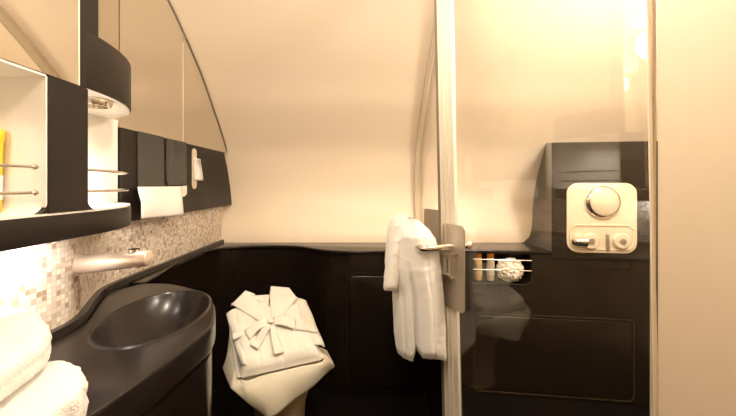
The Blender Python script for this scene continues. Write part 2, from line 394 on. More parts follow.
# back edge where the column meets the cabin liner: pixels -> liner
bpx = [(512, 243.5), (523, 241.5), (528.5, 236), (530.5, 229), (531.5, 216), (532.8, 203), (534.5, 190), (537, 177), (540, 164), (544, 150), (546.5, 143)]
ftop = onS(556, 142.5, COL).z
fv = []; bv = []; mv = []
for i, (x, y) in enumerate(bpx):
    zb = onY(x, y, 2.45).z
    q = onY(x, y, min(fusY(max(zb, CT)), 2.62)+.01)
    tt = (i/(len(bpx)-1)); zf = CT-.04+(ftop-CT+.04)*max(0, min(1, (242-y)/(242-143))) if i else CT-.04
    f = sh_p+sh_d*front_s0+sh_n*COL+Vector((0, 0, zf)); fv.append(b.verts.new(f)); bv.append(b.verts.new(q))
    mv.append(b.verts.new(sh_p+sh_d*(front_s0-.022)+sh_n*(COL-.012)+Vector((0, 0, zf))))
s_end = 1.455
fe = [b.verts.new(sh_p+sh_d*s_end+sh_n*COL+Vector((0, 0, v.co.z))) for v in fv]
for i in range(len(fv)-1):
    b.faces.new((fv[i], fv[i+1], mv[i+1], mv[i])); b.faces.new((mv[i], mv[i+1], bv[i+1], bv[i])); b.faces.new((fv[i], fe[i], fe[i+1], fv[i+1]))
be = b.verts.new((fe[-1].co.x, bv[-1].co.y+.1, bv[-1].co.z)); b.faces.new((fv[-1], fe[-1], be, bv[-1], mv[-1]))
t = thing('shower_column', 'tall dark shower column panel rising behind the glass and holding the controls', 'shower panel', tuple(sh_p+sh_d*.95+Vector((0, 0, CT))))
part('column_body', b, 'shower_dark', t, angle=30)
for x in (563.5, 647):
    a = onS(x, 145, COL+.0005); c2 = onS(x, 250, COL+.0005)
    s0 = (a-sh_p).dot(sh_d)
    part('seam', boxS(s0-.0015, s0+.0015, CT-.02, a.z, COL, COL+.001), 'groove', t, smooth=False)
g = boxS((onS(557, 160, COL)-sh_p).dot(sh_d), 1.45, onS(600, 160, COL).z-.001, onS(600, 160, COL).z+.001, COL, COL+.001)
part('seam', g, 'groove', t, smooth=False)
# skirt between the column and the wall panels below
# rounded U outline panel beneath the control plate
c = onS(600, 264, COL+.001)
c0 = onS(566, 264, COL); c1 = onS(634, 264, COL)
part('lower_outline', ringprism(rrect(c, sh_d, (0, 0, 1), (c1-c0).length, .085, .035), rrect(c, sh_d, (0, 0, 1), (c1-c0).length-.014, .071, .03), sh_n*.003), 'shower_dark', t)
# control plate
p0 = onS(567, 183, COL+.012); p1 = onS(637.5, 254, COL+.012); cc = (p0+p1)/2; wd = ((p1-p0).dot(sh_d)); ht = p0.z-p1.z
ct = thing('shower_control', 'cream rounded shower control plate with a chrome dial and two recessed knobs', 'shower control', tuple(cc-sh_n*.0))
base = cc-sh_n*.0115
o_out = rrect(base, sh_d, (0, 0, 1), wd, ht, .07, 8)
# plate with the lower recess: frame ring + floor
part('plate', prism(o_out, sh_n*.010, .004, 3), 'bezel', ct)
rc = base+sh_n*.0102+Vector((0, 0, -ht*.275))
part('recess_ring', ringprism(rrect(rc, sh_d, (0, 0, 1), wd*.93, ht*.36, .055, 8), rrect(rc, sh_d, (0, 0, 1), wd*.90, ht*.33, .05, 8), sh_n*.006), 'bezel', ct)
kp = onS(602.5, 202, COL+.012)
kq = part('dial', lathe([(0, .0), (.104, .0), (.108, .004), (.100, .012), (.088, .015), (.084, .026), (.078, .031), (0, .032)], kp-sh_n*.001, sh_n, 40), 'bezel', ct)
part('dial_ring', lathe([(.0845, .018), (.096, .014), (.100, .008), (.103, .009), (.099, .017), (.092, .022), (.086, .026), (.0845, .024)], kp, sh_n, 40), 'chrome', kq)
for xx, label in ((590, 0), (621, 1)):
    kp = onS(xx, 241, COL+.012)
    k1 = part('knob', lathe([(0, 0), (.052, 0), (.050, .014), (.044, .020), (0, .021)], kp, sh_n, 28), 'bezel', ct)
    part('knob_hub', lathe([(0, .0215), (.02, .0215), (.018, .026), (0, .027)], kp, sh_n, 20), 'brushed', k1)
kp = onS(579, 241, COL+.012)
part('spout', tube([kp+sh_n*.0-sh_d*.03, kp+sh_n*.03+sh_d*.0, kp+sh_n*.035+sh_d*.03], .028, 18), 'chrome', ct)
kp = onS(607.5, 242, COL+.012); part('divider', tube([kp+Vector((0, 0, .05)), kp-Vector((0, 0, .05))], .012, 14), 'brushed', ct)

# ------------------------------------------------------------ cabinet door right of the alcove
q0 = onY(347, 277, 2.105); q1 = onY(436, 277, 2.105)
dY = min(p.y for p in alc if p.x > -.15)-.0
t = thing('cabinet_door', 'dark lacquered cabinet door with a rounded groove, behind the hanging towel', 'cabinet door', ((q0.x+q1.x)/2, dY, .40))
c = Vector(((q0.x+q1.x)/2, dY-.001, (q0.z+FZ+.04)/2)); wd = q1.x-q0.x; ht = q0.z-FZ-.04
part('panel_face', prism(rrect(c, (1, 0, 0), (0, 0, 1), wd-.03, ht-.03, .03), (0, -.008, 0), .005, 3), 'black', t)
part('rim', ringprism(rrect(c, (1, 0, 0), (0, 0, 1), wd+.01, ht+.01, .045), rrect(c, (1, 0, 0), (0, 0, 1), wd-.014, ht-.014, .035), (0, -.007, 0)), 'black', t)

# ------------------------------------------------------------ washstand counter with oval basin
oc = [onZ(x, y, CT) for x, y in ((140, 283.6), (169, 283.8), (199, 290.5), (211, 299), (215.5, 309), (213, 324), (200, 336), (150, 374), (97, 411))]
oc = [(p.x, p.y) for p in oc]
outl = spline([(x, y, 0) for x, y in oc], 6)
outl = [(p.x, p.y) for p in outl]
dx = oc[-1][0]-oc[-3][0]; dy_ = oc[-1][1]-oc[-3][1]
last = (oc[-1][0]+dx*1.2, oc[-1][1]+dy_*1.2); outl += [last, (last[0]-.02, .02), (-.86, .02)]
inn = [(p.x, p.y) for p in reversed(up_in) if .05 < p.y < 1.36]
outl += inn
CBX, CBY = onZ(151, 313, CT).x, onZ(151, 313, CT).y
cb = Vector((-.690, 1.115)); ra, rb, rot = .152, .238, math.radians(12)
def ell(a, k=1.0):
    x = ra*k*math.cos(a); y = rb*k*math.sin(a)
    return Vector((cb.x+x*math.cos(rot)-y*math.sin(rot), cb.y+x*math.sin(rot)+y*math.cos(rot)))
def ray_out(d):
    best = None; m = len(outl)
    for i in range(m):
        ax, ay = outl[i]; bx_, by_ = outl[(i+1) % m]; ex, ey = bx_-ax, by_-ay
        den = d.x*ey-d.y*ex
        if abs(den) < 1e-9: continue
        tt = ((ax-cb.x)*ey-(ay-cb.y)*ex)/den; uu = ((ax-cb.x)*d.y-(ay-cb.y)*d.x)/den
        if tt > 0 and -1e-6 <= uu <= 1+1e-6 and (best is None or tt < best): best = tt
    return best
NA = 120
b = bmesh.new(); rings = []
prof = [(0.02, -.115), (.25, -.113), (.5, -.102), (.7, -.082), (.85, -.052), (.94, -.024), (.985, -.006), (1.0, .002), (1.015, .0045), (1.035, .004), (1.05, .0005), (1.065, 0), (1.09, 0)]
angs = [2*math.pi*k/NA for k in range(NA)]
for kf, dz in prof: rings.append([b.verts.new((*ell(a, kf), CT+dz)) for a in angs])
def outer(ins, z):
    r = []
    for a in angs:
        e = ell(a); d = (e-cb).normalized(); tt = ray_out(d); r.append(b.verts.new((cb.x+d.x*(tt-ins), cb.y+d.y*(tt-ins), z)))
    return r
# angle samples follow the ellipse; include the long near end by extra radial stretch
rings += [outer(.012, CT), outer(.006, CT), outer(.001, CT-.003), outer(0, CT-.01), outer(0, CT-.070), outer(.004, CT-.078), outer(.02, CT-.08)]
for A_, B_ in zip(rings, rings[1:]):
    for k in range(NA): b.faces.new((A_[k], A_[(k+1) % NA], B_[(k+1) % NA], B_[k]))
b.faces.new(rings[0])
ws = thing('washstand', 'dark polished washstand with an oval basin sunk in its rounded countertop', 'washstand', (-.75, .9, 0))
part('countertop', b, 'counter', ws, angle=50)
b = bmesh.new(); R = [[b.verts.new((cb.x+(v.x-cb.x), v.y, z)) for v in [Vector((cb.x, cb.y))+((ell(a)-cb).normalized())*(ray_out((ell(a)-cb).normalized())-ins) for a in angs]] for z, ins in ((CT-.080, .03), (CT-.095, .03), (CT-.10, .012), (FZ, .012))]
for A_, B_ in zip(R, R[1:]):
    for k in range(NA): b.faces.new((A_[k], A_[(k+1) % NA], B_[(k+1) % NA], B_[k]))
part('cabinet_body', b, 'black', ws, angle=35)
part('drain', lathe([(0, 0), (.022, 0), (.024, .002), (.020, .004), (0, .004)], (cb.x, cb.y, CT-.113), seg=24), 'brushed', ws)

# faucet
f0 = Vector((-.925, 1.055, EYE-80.5/F*1.055)); f1 = Vector((-.682, 1.06, EYE-73/F*1.06)); fd = (f1-f0)
t = thing('faucet', 'thick satin rose metal wall faucet reaching over the dark basin', 'faucet', tuple(f0))
part('spout', tube([f0+fd*k for k in (-.10, .0, .5, .97, .99, 1.0)], [.030, .0305, .0275, .0255, .0245, .021], 28), 'rose_metal', t)
part('collar', tube([f0-fd*.09, f0+fd*.05, f0+fd*.07], [.040, .039, .034], 28), 'rose_metal', t)
part('aerator', tube([f1+Vector((-.045, 0, -.018)), f1+Vector((-.045, 0, -.032))], .013, 18), 'chrome', t)
part('sensor_plate', tube([f1+Vector((-.05, 0, .020)), f1+Vector((-.05, 0, .029))], .016, 18), 'chrome', t)

# ------------------------------------------------------------ wall cabinet
XF = -.79; XB = -1.05; ZB = 1.153; ZD = 1.228; ZT = 1.576
def qe(k, ex=0, n=16):      # quarter ellipse footprint from the front face to the wall
    out = []
    for i in range(n+1):
        a = math.pi/2*i/n
        out.append((XB+(XF-XB-ex)*math.cos(a)+.0, .955+(.40-ex)*math.sin(a)))
    return out
foot = [(XB, -.1), (XF, -.1), (XF, .90)] + qe(1)
cb_t = thing('wall_cabinet', 'dark wall cabinet with open lit niches and a rounded end above the washstand', 'cabinet', (-.92, .6, ZB))
part('bottom_deck', prism([(x, y, ZB) for x, y in foot], (0, 0, ZD-.006-ZB), .003, 2), 'black_satin', cb_t)
part('shelf_lining', prism([(x, y, ZD-.0055) for x, y in [(XB, -.1), (XF-.002, -.1), (XF-.002, .9)] + [(x-.001, y) for x, y in qe(1, .002)]], (0, 0, .006)), 'white', cb_t)
# mullion post between openings, with rounded inner corners
yL = F*.79/(CX-48.5); yR = F*.79/(CX-88)
part('post', box((XF-.26, yL, ZD), (XF, yR, ZT)), 'black_satin', cb_t, smooth=False)
part('post_lining', box((XF-.255, yL-.004, ZD), (XF-.003, yL-.0002, ZT-.003)), 'white', cb_t, smooth=False)
part('post_lining', box((XF-.255, yR+.0002, ZD), (XF-.003, yR+.004, ZT-.003)), 'white', cb_t, smooth=False)
for yy, sg in ((yL, -1), (yR, 1)):
    fl = [(XF-.001, yy, ZD+.0005)] + [(XF-.001, yy+sg*(.03-.03*math.sin(math.radians(90*k/8))), ZD+.0005+.03-.03*math.cos(math.radians(90*k/8))) for k in range(9)]
    part('corner_fillet', prism(fl, (-.012, 0, 0)), 'black_satin', cb_t)
    fl = [(x-.013, y+sg*.0045, z) for x, y, z in fl]; part('corner_fillet', prism(fl, (-.23, 0, 0)), 'white', cb_t)
part('back_lining', box((XB-.0, -.1, ZD), (XB+.006, 1.41, ZT)), 'white', cb_t, smooth=False)
part('near_ceiling', box((XB+.006, -.1, ZT-.004), (XF-.002, yL-.004, ZT+.001)), 'white', cb_t, smooth=False)
# rounded light hood over the end niche
ZH = 1.745
b = bmesh.new(); hf = [(XB, F*.79/(CX-80))] + [(XF, F*.79/(CX-80))] + qe(1)
part('light_hood', prism([(x, y, ZT+.004) for x, y in hf], (0, 0, ZH-ZT-.004), .002, 2), 'black_satin', cb_t)
part('hood_underside', prism([(x, y, ZT-.002) for x, y in [(XB, yR), (XF-.003, yR)] + [(x-.001, y) for x, y in qe(1, .004)]], (0, 0, .006)), 'white', cb_t)
yp0 = F*.79/(CX-80); yp1 = F*.79/(CX-98.5)
part('pilaster', box((XB, yp0, ZH), (XF, yp1, 2.5)), 'black_satin', cb_t, smooth=False)
part('pilaster_foot', box((XF-.24, yp0, ZT), (XF+.0005, yp0+.02, ZH)), 'black_satin', cb_t, smooth=False)
dl = part('downlight', lathe([(.038, 0), (.052, 0), (.054, -.010), (.048, -.022), (.040, -.022), (.038, -.003)], (-.868, 1.062, ZT-.001), seg=32), 'chrome', cb_t)
part('lens', lathe([(0, -.004), (.0375, -.004), (.0375, -.001), (0, -.001)], (-.868, 1.062, ZT-.001), seg=24), 'lens', dl)
dl = part('downlight', lathe([(.026, 0), (.036, 0), (.038, -.004), (.034, -.008), (.027, -.008), (.026, -.003)], (-.90, .60, ZT-.004), seg=32), 'chrome', cb_t)
part('lens', lathe([(0, -.004), (.026, -.004), (.026, -.001), (0, -.001)], (-.90, .60, ZT-.004), seg=24), 'lens', dl)
for z in (1.344, 1.281):
    part('rail', tube([(XF-.012, -.05, z), (XF-.012, yL-.03, z), (XF-.012, yL-.022, z)], [.0042, .0042, .0042], 10), 'chrome', cb_t)
    part('rail_end', lathe([(0, 0), (.007, 0), (.008, .004), (.006, .012), (0, .012)], (XF-.012, yL-.030, z), (0, 1, 0), 14), 'chrome', cb_t)
    cv = [(XB+.02+(XF-.012-XB-.02)*math.cos(math.pi/2*i/14), yR+.006+(1.325-yR)*math.sin(math.pi/2*i/14), z) for i in range(15)]
    part('rail', tube(cv, .0042, 10), 'chrome', cb_t)
# mirrors
t = thing('mirror_door', 'large mirrored cabinet door above the open cabinet at upper left', 'mirror', (XF-.01, .4, ZT+.02))
part('mirror_glass', box((XF-.006, -.1, ZT+.002), (XF, yp0-.006, 2.498)), 'mirror', t, smooth=False)
part('edge_strip', box((XF-.006, yp0-.0055, ZT+.002), (XF+.001, yp0-.0015, 2.498)), 'frame_metal', t, smooth=False)
part('backing', box((XB, -.1, ZT+.002), (XF-.0065, yp0-.006, 2.498)), 'black_satin', t, smooth=False)
mA = Vector((XF-.012, yp1+.001, 0)); mB = Vector((-1.049, 1.425, 0)); mn = Vector((-(mB-mA).y, (mB-mA).x, 0)).normalized()*-1
t = thing('corner_mirror', 'narrow angled mirror between the dark pilaster and the wall mirror', 'mirror', tuple((mA+mB)/2+Vector((0, 0, ZH))))
part('mirror_glass', prism([mA+Vector((0, 0, ZH+.001)), mB+Vector((0, 0, ZH+.001)), mB+Vector((0, 0, 2.498)), mA+Vector((0, 0, 2.498))], -mn*.008), 'mirror', t, smooth=False)
ySeam = F*1.05/(CX-183)
def mir(y0, y1, lab, z0=1.549):
    zz = [1.549+(2.48-1.549)*k/24 for k in range(25)]
    pts = [(XB, y0, z0)]
    right = [(XB, min(y1, fusY(z)-.008), z) for z in zz if fusY(z)-.008 > y0]
    pts += right; 
    if right[-1][1] > y0+.01: pts.append((XB, y0, right[-1][2]))
    t = thing('wall_mirror', lab, 'mirror', (XB, (y0+y1)/2, z0))
    part('mirror_glass', prism(pts, (-.018, 0, 0)), 'mirror', t, smooth=False); return t
mir(1.43, ySeam, 'wall mirror between the rounded cabinet end and the vertical mirror seam')
m2 = mir(ySeam+.003, 3, 'wall mirror with a curved edge running down the cabin liner')
part('edge_strip', tube([(XB+.002, fusY(z)-.010, z) for z in [1.56+.9*k/30 for k in range(31)]], .004, 8), 'seal', m2)
part('seam_strip', box((XB-.002, ySeam, 1.552), (XB+.0008, ySeam+.003, 2.14)), 'frame_metal', m2, smooth=False)

# ------------------------------------------------------------ dispenser panel
XP = -1.03
def oP(x, y, o=0): return onX(x, y, XP+o)
t = thing('dispenser_panel', 'dark wall panel with smoked towel flaps, a tissue slot and a round-hole grille', 'dispenser', (XP, 1.9, 1.14))
pl = [oP(122.5, 127), oP(224, 152.3), oP(227.5, 168), oP(230.5, 188), oP(232, 204.8), oP(131, 221.5)]
pl = [Vector((p.x, p.y, p.z)) for p in pl]; pl[0].y = pl[5].y = 1.415; pl[0].z = 1.547; pl[5].z = 1.137
part('panel_body', prism(pl, (-.035, 0, 0), .003, 2), 'black_satin', t, smooth=False)
def slabP(pxs, name, mat, th=.004, o=.0005, parent=None, bev=.001): return part(name, prism([oP(x, y, o) for x, y in pxs], (th, 0, 0), bev, 2), mat, parent or t, smooth=False)
slabP([(137, 131), (163, 137), (163, 183), (161.5, 185.5), (158, 186), (137, 186.5)], 'flap', 'smoke', .006)
slabP([(165.5, 138), (185.5, 142.5), (185.5, 184.3), (169, 185.3), (166.5, 184), (165.5, 181)], 'flap', 'smoke', .006)
slabP([(182, 186), (186.5, 185.6), (186.5, 194), (184, 196.5), (176, 197.5), (176, 187)], 'towel_slot', 'white', .003)
cs = []
for k in range(13): a = math.radians(180*k/12); p = oP(194, 153); cs.append(p+Vector((0, .028*math.cos(a), .028*math.sin(a))))
for k in range(13): a = math.radians(180+180*k/12); p = oP(194, 184.5); cs.append(p+Vector((0, .028*math.cos(a), .028*math.sin(a))))
part('tissue_slot', prism([p+Vector((.0005, 0, 0)) for p in cs], (.003, 0, 0)), 'cream_flat', t, smooth=False)
slabP([(190, 193.2), (221, 193.6), (221, 194.2), (190, 193.9)], 'seam', 'groove', .0008, bev=0)
b = None
for iy in range(8):
    for iz in range(9):
        p = oP(205.5, 0); y = p.y+.018+iy*.033; z = 1.292+iz*.024
        if z > 1.30+.19 and iy > 5: continue
        b = lathe([(0, .0005), (.0062, .0005), (.0062, .0012), (0, .0012)], (XP, y+(.016 if iz % 2 else 0), z), (1, 0, 0), 8, b)
part('grille', b, 'groove', t, smooth=False)
# paper towel, tissue
def ptow(u, v):
    o_ = .014+.035*math.sin(v*1.9)+.005*math.sin(u*6+v*2)
    return oP(137.5+3.5*min(1, v*2.2)**1.5, 187+32*v, o_).lerp(oP(181+2.5*v**.8, 186.5+28.5*v, o_), u)
pt = link('paper_towel', grid(ptow, 16, 14), 'paper'); sd = pt.modifiers.new('solid', 'SOLIDIFY'); sd.thickness = .002
tag(pt, 'white paper towel hanging from the dispenser below the smoked flaps', 'paper towel')
def tiss(u, v):
    o_ = .006+.045*u*(1-.3*v)+.006*math.sin(v*5+u*3)
    return oP(193.8+.6*v, 157.5+23*v, .006).lerp(oP(200.5+3*v, 159+21.5*v, o_), u)
ti = link('tissue', grid(tiss, 10, 12), 'paper'); sd = ti.modifiers.new('solid', 'SOLIDIFY'); sd.thickness = .002
tag(ti, 'white tissue sticking out of the oblong slot in the dark panel', 'tissue')

# yellow tube on the near shelf (cut by the frame)
yp = Vector((-.905, .805, ZD+.0008))
t = thing('lotion_bottle', 'yellow bottle with a pale band on the lit cabinet shelf at the left edge', 'bottle', tuple(yp))
part('bottle_body', lathe([(0, 0), (.016, 0), (.018, .004), (.019, .10), (.021, .17), (.021, .175), (0, .175)], yp, seg=24), 'yellow', t)
part('label_band', lathe([(.0192, .035), (.0202, .095)], yp, seg=24), 'white', t)
part('cap', lathe([(0, .1752), (.022, .1752), (.023, .178), (.024, .205), (.022, .208), (0, .208)], yp, seg=24), 'yellow', t)

# ------------------------------------------------------------ shower screen: fixed pane, liner trim, door
XS = .417
bm = bmesh.new()
pts = [Vector((XS+.027, fusY(z)-.004, z)) for z in [.868+(2.49-.868)*k/40 for k in range(41)]]
R = []
for p in pts: R.append([bm.verts.new(p+Vector(o)) for o in ((-.030, .0, 0), (-.030, -.035, -.01), (-.006, -.045, -.012), (.002, -.038, -.01), (.012, -.045, -.012), (.030, -.035, -.01), (.030, 0, 0))])
for a, c in zip(R, R[1:]):
    for k in range(6): bm.faces.new((a[k], a[k+1], c[k+1], c[k]))
struct('trim_5', bm, 'trim_metal', angle=25)
t = thing('glass_screen', 'fixed clear glass panel of the shower between the curved liner trim and the door', 'glass panel', (XS, 1.9, 0))
zz = [.90+(2.44-.90)*k/24 for k in range(25)]
sp = [(XS+.025, 1.62, .90)] + [(XS+.025, max(fusY(z)-.05, 1.62), z) for z in zz] + [(XS+.025, 1.62, 2.44)]
part('pane', prism(sp, (.008, 0, 0)), 'glass', t, smooth=False)
struct('trim_6', box((XS-.0, 1.62, FZ), (XS+.06, 2.14, .86)), 'black')

dP = Vector((.42, 1.52, 0)); dd = Vector((.4226, -.9063, 0)); dn = Vector((-.9063, -.4226, 0))
def dpt(t_, z, o=0): 
    lean = -(z-1.12)*.020
    return dP+dd*t_+dn*o+Vector((lean, 0, z))
def dbox(t0, t1, z0, z1, o0, o1, bev=0, bm=None):
    b = bmesh.new(); bmesh.ops.create_cube(b, size=1)
    for v in b.verts: v.co = dpt(t0 if v.co.x < 0 else t1, z0 if v.co.z < 0 else z1, o0 if v.co.y < 0 else o1)
    if bev: bmesh.ops.bevel(b, geom=b.edges[:], offset=bev, segments=2, affect='EDGES')
    return join(bm, b)
t = thing('shower_door', 'large clear glass shower door with a pale metal edge and square latch plate', 'shower door', (.55, 1.2, 0))
tend = .752
part('pane', dbox(-.045, tend, FZ+.03, 2.42, -.004, .004), 'glass', t, smooth=False)
part('seal', dbox(-.084, -.0665, FZ+.03, 2.44, -.016, .018), 'seal', t, smooth=False)
part('edge_profile', dbox(-.066, -.035, FZ+.03, 2.44, -.016, .014, .003), 'frame_metal', t)
part('edge_profile', dbox(-.034, -.012, FZ+.03, 2.44, -.010, .0095, .002), 'frame_metal', t)
part('edge_band', dbox(-.0115, .022, FZ+.03, 2.44, -.0065, .0065, .001), 'frame_metal', t)
part('hinge_profile', dbox(tend, tend+.003, FZ+.03, 2.44, -.008, .008, .001), 'frame_metal', t)
# latch plate with rounded right corners
lp = part('latch_plate', prism([p for p in [Vector(q) for q in rrect(dpt(.012, .928, .018), dd, (0, 0, 1), .150, .385, .022)]], -dn*.006, .0015), 'brushed', t)
part('rear_plate', prism([Vector(q) for q in rrect(dpt(-.165, .985, -.004), dd, (0, 0, 1), .150, .385, .022)], -dn*.006, .0015), 'brushed', t)
k = part('latch_block', (lambda b: b)(dbox(-.030, .040, .895, .990, .019, .050, .008)), 'brushed', lp)
part('latch_tab', dbox(.006, .024, .915, .970, .051, .062, .003), 'brushed', lp)
# towel bar: through the plate, then back under the towel
zb = 1.018
barpts = [dpt(-.0, zb, -.075)] + [dpt(-.0, zb, o) for o in (-.04, 0, .05, .10, .135)]
c0 = dpt(0, zb, .16); 
for k in range(1, 7):
    a = math.radians(90*k/6); barpts.append(dpt(0-.03*(1-math.cos(a)), zb, .135+.03*math.sin(a)))
barpts.append(dpt(-.26, zb, .165))
tb = thing('towel_bar', 'chrome towel bar running through the latch plate and holding the towel', 'towel bar', tuple(dpt(0, zb, 0)))
part('bar', tube(barpts, .0155, 16), 'chrome', tb)
part('end_knob', lathe([(0, -.002), (.014, 0), (.019, .006), (.019, .02), (.013, .026), (0, .028)], dpt(0, zb, -.075), -dn, 20), 'rose_metal', tb)

# ------------------------------------------------------------ hanging towel
YT = 1.475
lx = [(217.5, 402), (219, 398), (223, 394), (230, 390.5), (240, 389), (255, 388), (270, 387), (288, 392), (300, 395), (320, 396), (345, 397), (362, 399), (371, 402)]
rx = [(217.5, 411), (219, 415), (223, 422), (230, 430), (240, 437), (255, 441), (270, 443), (300, 446), (330, 447.5), (350, 448), (362, 448.5), (371, 449)]
def edgex(tab, y): return interp(y, [a for a, _ in tab], [c for _, c in tab])
def tow(front):
    def fn(u, v):
        yb = 367+2.5*math.sin(u*math.pi*2.0+.4) - 5.5*(max(0, 1-abs(u-.40)/.10))**.7*1.6 - 3*min(1, max(0, (u-.40)/.1))
        y = 217.5+(yb-217.5)*v
        xl = edgex(lx, y); xr = edgex(rx, y); x = xl+(xr-xl)*u
        dep = .085*(min(1, math.sin(math.pi*min(max(u, .0), 1)))**.55)*min(1, (v*7)**.6)
        fold = 0
        if v > .12:
            k = min(1, (v-.12)*3)
            fold = k*(.034*max(0, 1-abs(u-.40)/.05)*min(1, max(0, (v-.3)*3)) + .010*math.cos(u*13+v*.8)*.6 + .008*max(0, 1-abs(u-.18)/.05) + .007*max(0, 1-abs(u-.72)/.05))
        endr = min(1, (1-v)*14)**.5
        Yf = YT+.05-dep*(.45+.55*endr)+fold if front else YT+.07+.03*(min(1, math.sin(math.pi*u))**.5)
        # depth recedes to the left, as the bar does
        Yf += .10*(1-u)
        if not front: pass
        q = onY(x, y, YT+.02)
        q = Vector((q.x, Yf, q.z))
        nz = noise.noise(q*40)*.0022+noise.noise(q*120)*.0010
        return q+Vector((nz*.8, -nz, nz*.6))
    return fn
b = grid(tow(True), 70, 110); b = grid(tow(False), 70, 110, bm=b)
# stitch rims
bmesh.ops.remove_doubles(b, verts=b.verts, dist=.0005)
bd = [e for e in b.edges if len(e.link_faces) == 1]
try: bmesh.ops.bridge_loops(b, edges=bd)
except Exception: pass
# shorter left flap
def flap(front):
    def fn(u, v):
        y = 226+(294-226)*v; xl = interp(y, [226, 240, 260, 280, 291, 294], [394, 390, 387, 384.5, 384, 386]); xr = interp(y, [226, 280, 291, 294], [406, 401, 399, 396])
        x = xl+(xr-xl)*u; q = onY(x, y, YT+.03); dep = .03*max(0, math.sin(math.pi*u))**.5*min(1, (1-v)*12)**.5
        q.y = YT+.075+(-dep if front else dep*.8)
        nz = noise.noise(q*60)*.003; return q+Vector((nz, -nz, nz*.5))
    return fn
b = grid(flap(True), 16, 44, bm=b); b = grid(flap(False), 16, 44, bm=b)
tw = link('bath_towel', b, 'terry', angle=180); tag(tw, 'white terry towel hanging over the chrome bar beside the shower door', 'towel')

# ------------------------------------------------------------ folded towels on the counter, cut by the left edge
def pad(name, label, pts, z0, z1, seed):
    top = spline([(x, y, 0) for x, y in pts] + [(pts[0][0], pts[0][1], 0)], 7)[:-1]
    cen = Vector((sum(p.x for p in top)/len(top), sum(p.y for p in top)/len(top), 0)); b = bmesh.new(); rings = []
    prof = [(.0, 0), (.5, 0), (.90, 0), (.975, .10), (1.0, .25), (1.0, .40), (.985, .48), (.990, .55), (1.0, .65), (.985, .80), (.94, .92), (.86, .98), (.7, 1.0), (.5, 1.0), (.3, 1.0), (.0, 1.0)]
    sub = []
    for r, h in prof:
        if r == 0: rings.append([b.verts.new((cen.x, cen.y, z0+(z1-z0)*h))]); continue
        row = []
        for p in top:
            q = cen+(p-cen)*r; q.z = z0+(z1-z0)*h
            if h > 0.05:
                nz = noise.noise(q*45+Vector((seed, 0, 0)))*.005+noise.noise(q*140)*.0025; d = (p-cen).normalized()
                q += d*nz*(1 if h < .98 else .2)+Vector((0, 0, abs(nz)*(.8 if h > .8 else .2)+ (noise.noise(q*9+Vector((seed, 3, 0)))*.008 if h > .8 else 0)))
            row.append(b.verts.new(q))
        rings.append(row)
    for A_, B_ in zip(rings, rings[1:]):
        m = max(len(A_), len(B_))
        for k in range(m):
            a = [A_[k], A_[(k+1) % m]] if len(A_) > 1 else [A_[0]]; c = [B_[(k+1) % m], B_[k]] if len(B_) > 1 else [B_[0]]
            b.faces.new(a+c)
    o = link(name, b, 'terry', angle=180); tag(o, label, 'towel', 'folded towels on the counter'); return o
def tz(lst, z): return [(onZ(x, y, z).x, onZ(x, y, z).y) for x, y in lst]
pad('folded_towel', 'folded white towel lying lowest on the counter beside the basin', tz([(-60, 400), (0, 386), (28, 366), (58, 358), (80, 365), (87, 378), (80, 392), (62, 404), (40, 425), (-60, 520)], .935), CT+.001, .938, 1)
pad('folded_towel', 'folded white towel lying on top of the lower towel at the left edge', tz([(-90, 318), (-30, 306), (8, 307), (34, 313), (49, 326), (50, 338), (34, 352), (8, 370), (-30, 395), (-90, 420)], 1.0), .949, 1.01, 5)

# ------------------------------------------------------------ toilet
ax = Vector((-.43, .9028, 0)); rt = Vector((.9028, .43, 0)); tc_ = Vector((-.43, 1.76, 0))+ax*.03
def toil(z, hw, f0_, f1_, n=48):    # rounded outline: half width, front & back extents along axis
    out = []
    for k in range(n):
        a = 2*math.pi*k/n; c, s_ = math.cos(a), math.sin(a)
        e = .62 if s_ > 0 else .85
        x = hw*abs(c)**e*(1 if c > 0 else -1); y = (f1_ if s_ > 0 else f0_)*abs(s_)**e*(1 if s_ > 0 else -1)
        out.append(tc_+rt*x+ax*y+Vector((0, 0, z)))
    return out
def loft(lps, bm=None, caps=True):
    b = bmesh.new(); R = [[b.verts.new(p) for p in L_] for L_ in lps]
    for A_, B_ in zip(R, R[1:]):
        for k in range(len(A_)): b.faces.new((A_[k], A_[(k+1) % len(A_)], B_[(k+1) % len(B_)], B_[k]))
    if caps: b.faces.new(R[0]); b.faces.new(R[-1])
    return join(bm, b)
t = thing('toilet', 'tan toilet with its lid hidden under the draped cloth and folded bathrobe', 'toilet', (tc_.x, tc_.y, 0))
part('bowl', loft([toil(FZ, .125, .14, .26), toil(-.06, .12, .13, .26), toil(.15, .13, .15, .26), toil(.28, .165, .21, .26), toil(.36, .185, .235, .26), toil(.40, .19, .24, .26), toil(.405, .18, .23, .25)]), 'toilet', t)
part('seat', loft([toil(.407, .185, .235, .25), toil(.410, .19, .24, .255), toil(.424, .19, .24, .255), toil(.428, .185, .235, .25)]), 'toilet', t)
def tilt(lp, z0, k):
    return [p+Vector((0, 0, k*max(0, ((p-tc_).dot(ax)+.24)))) for p in lp]
part('lid', loft([toil(.430, .182, .232, .25), tilt(toil(.436, .188, .238, .255), 0, .25), tilt(toil(.450, .184, .234, .25), 0, .27)]), 'toilet', t)

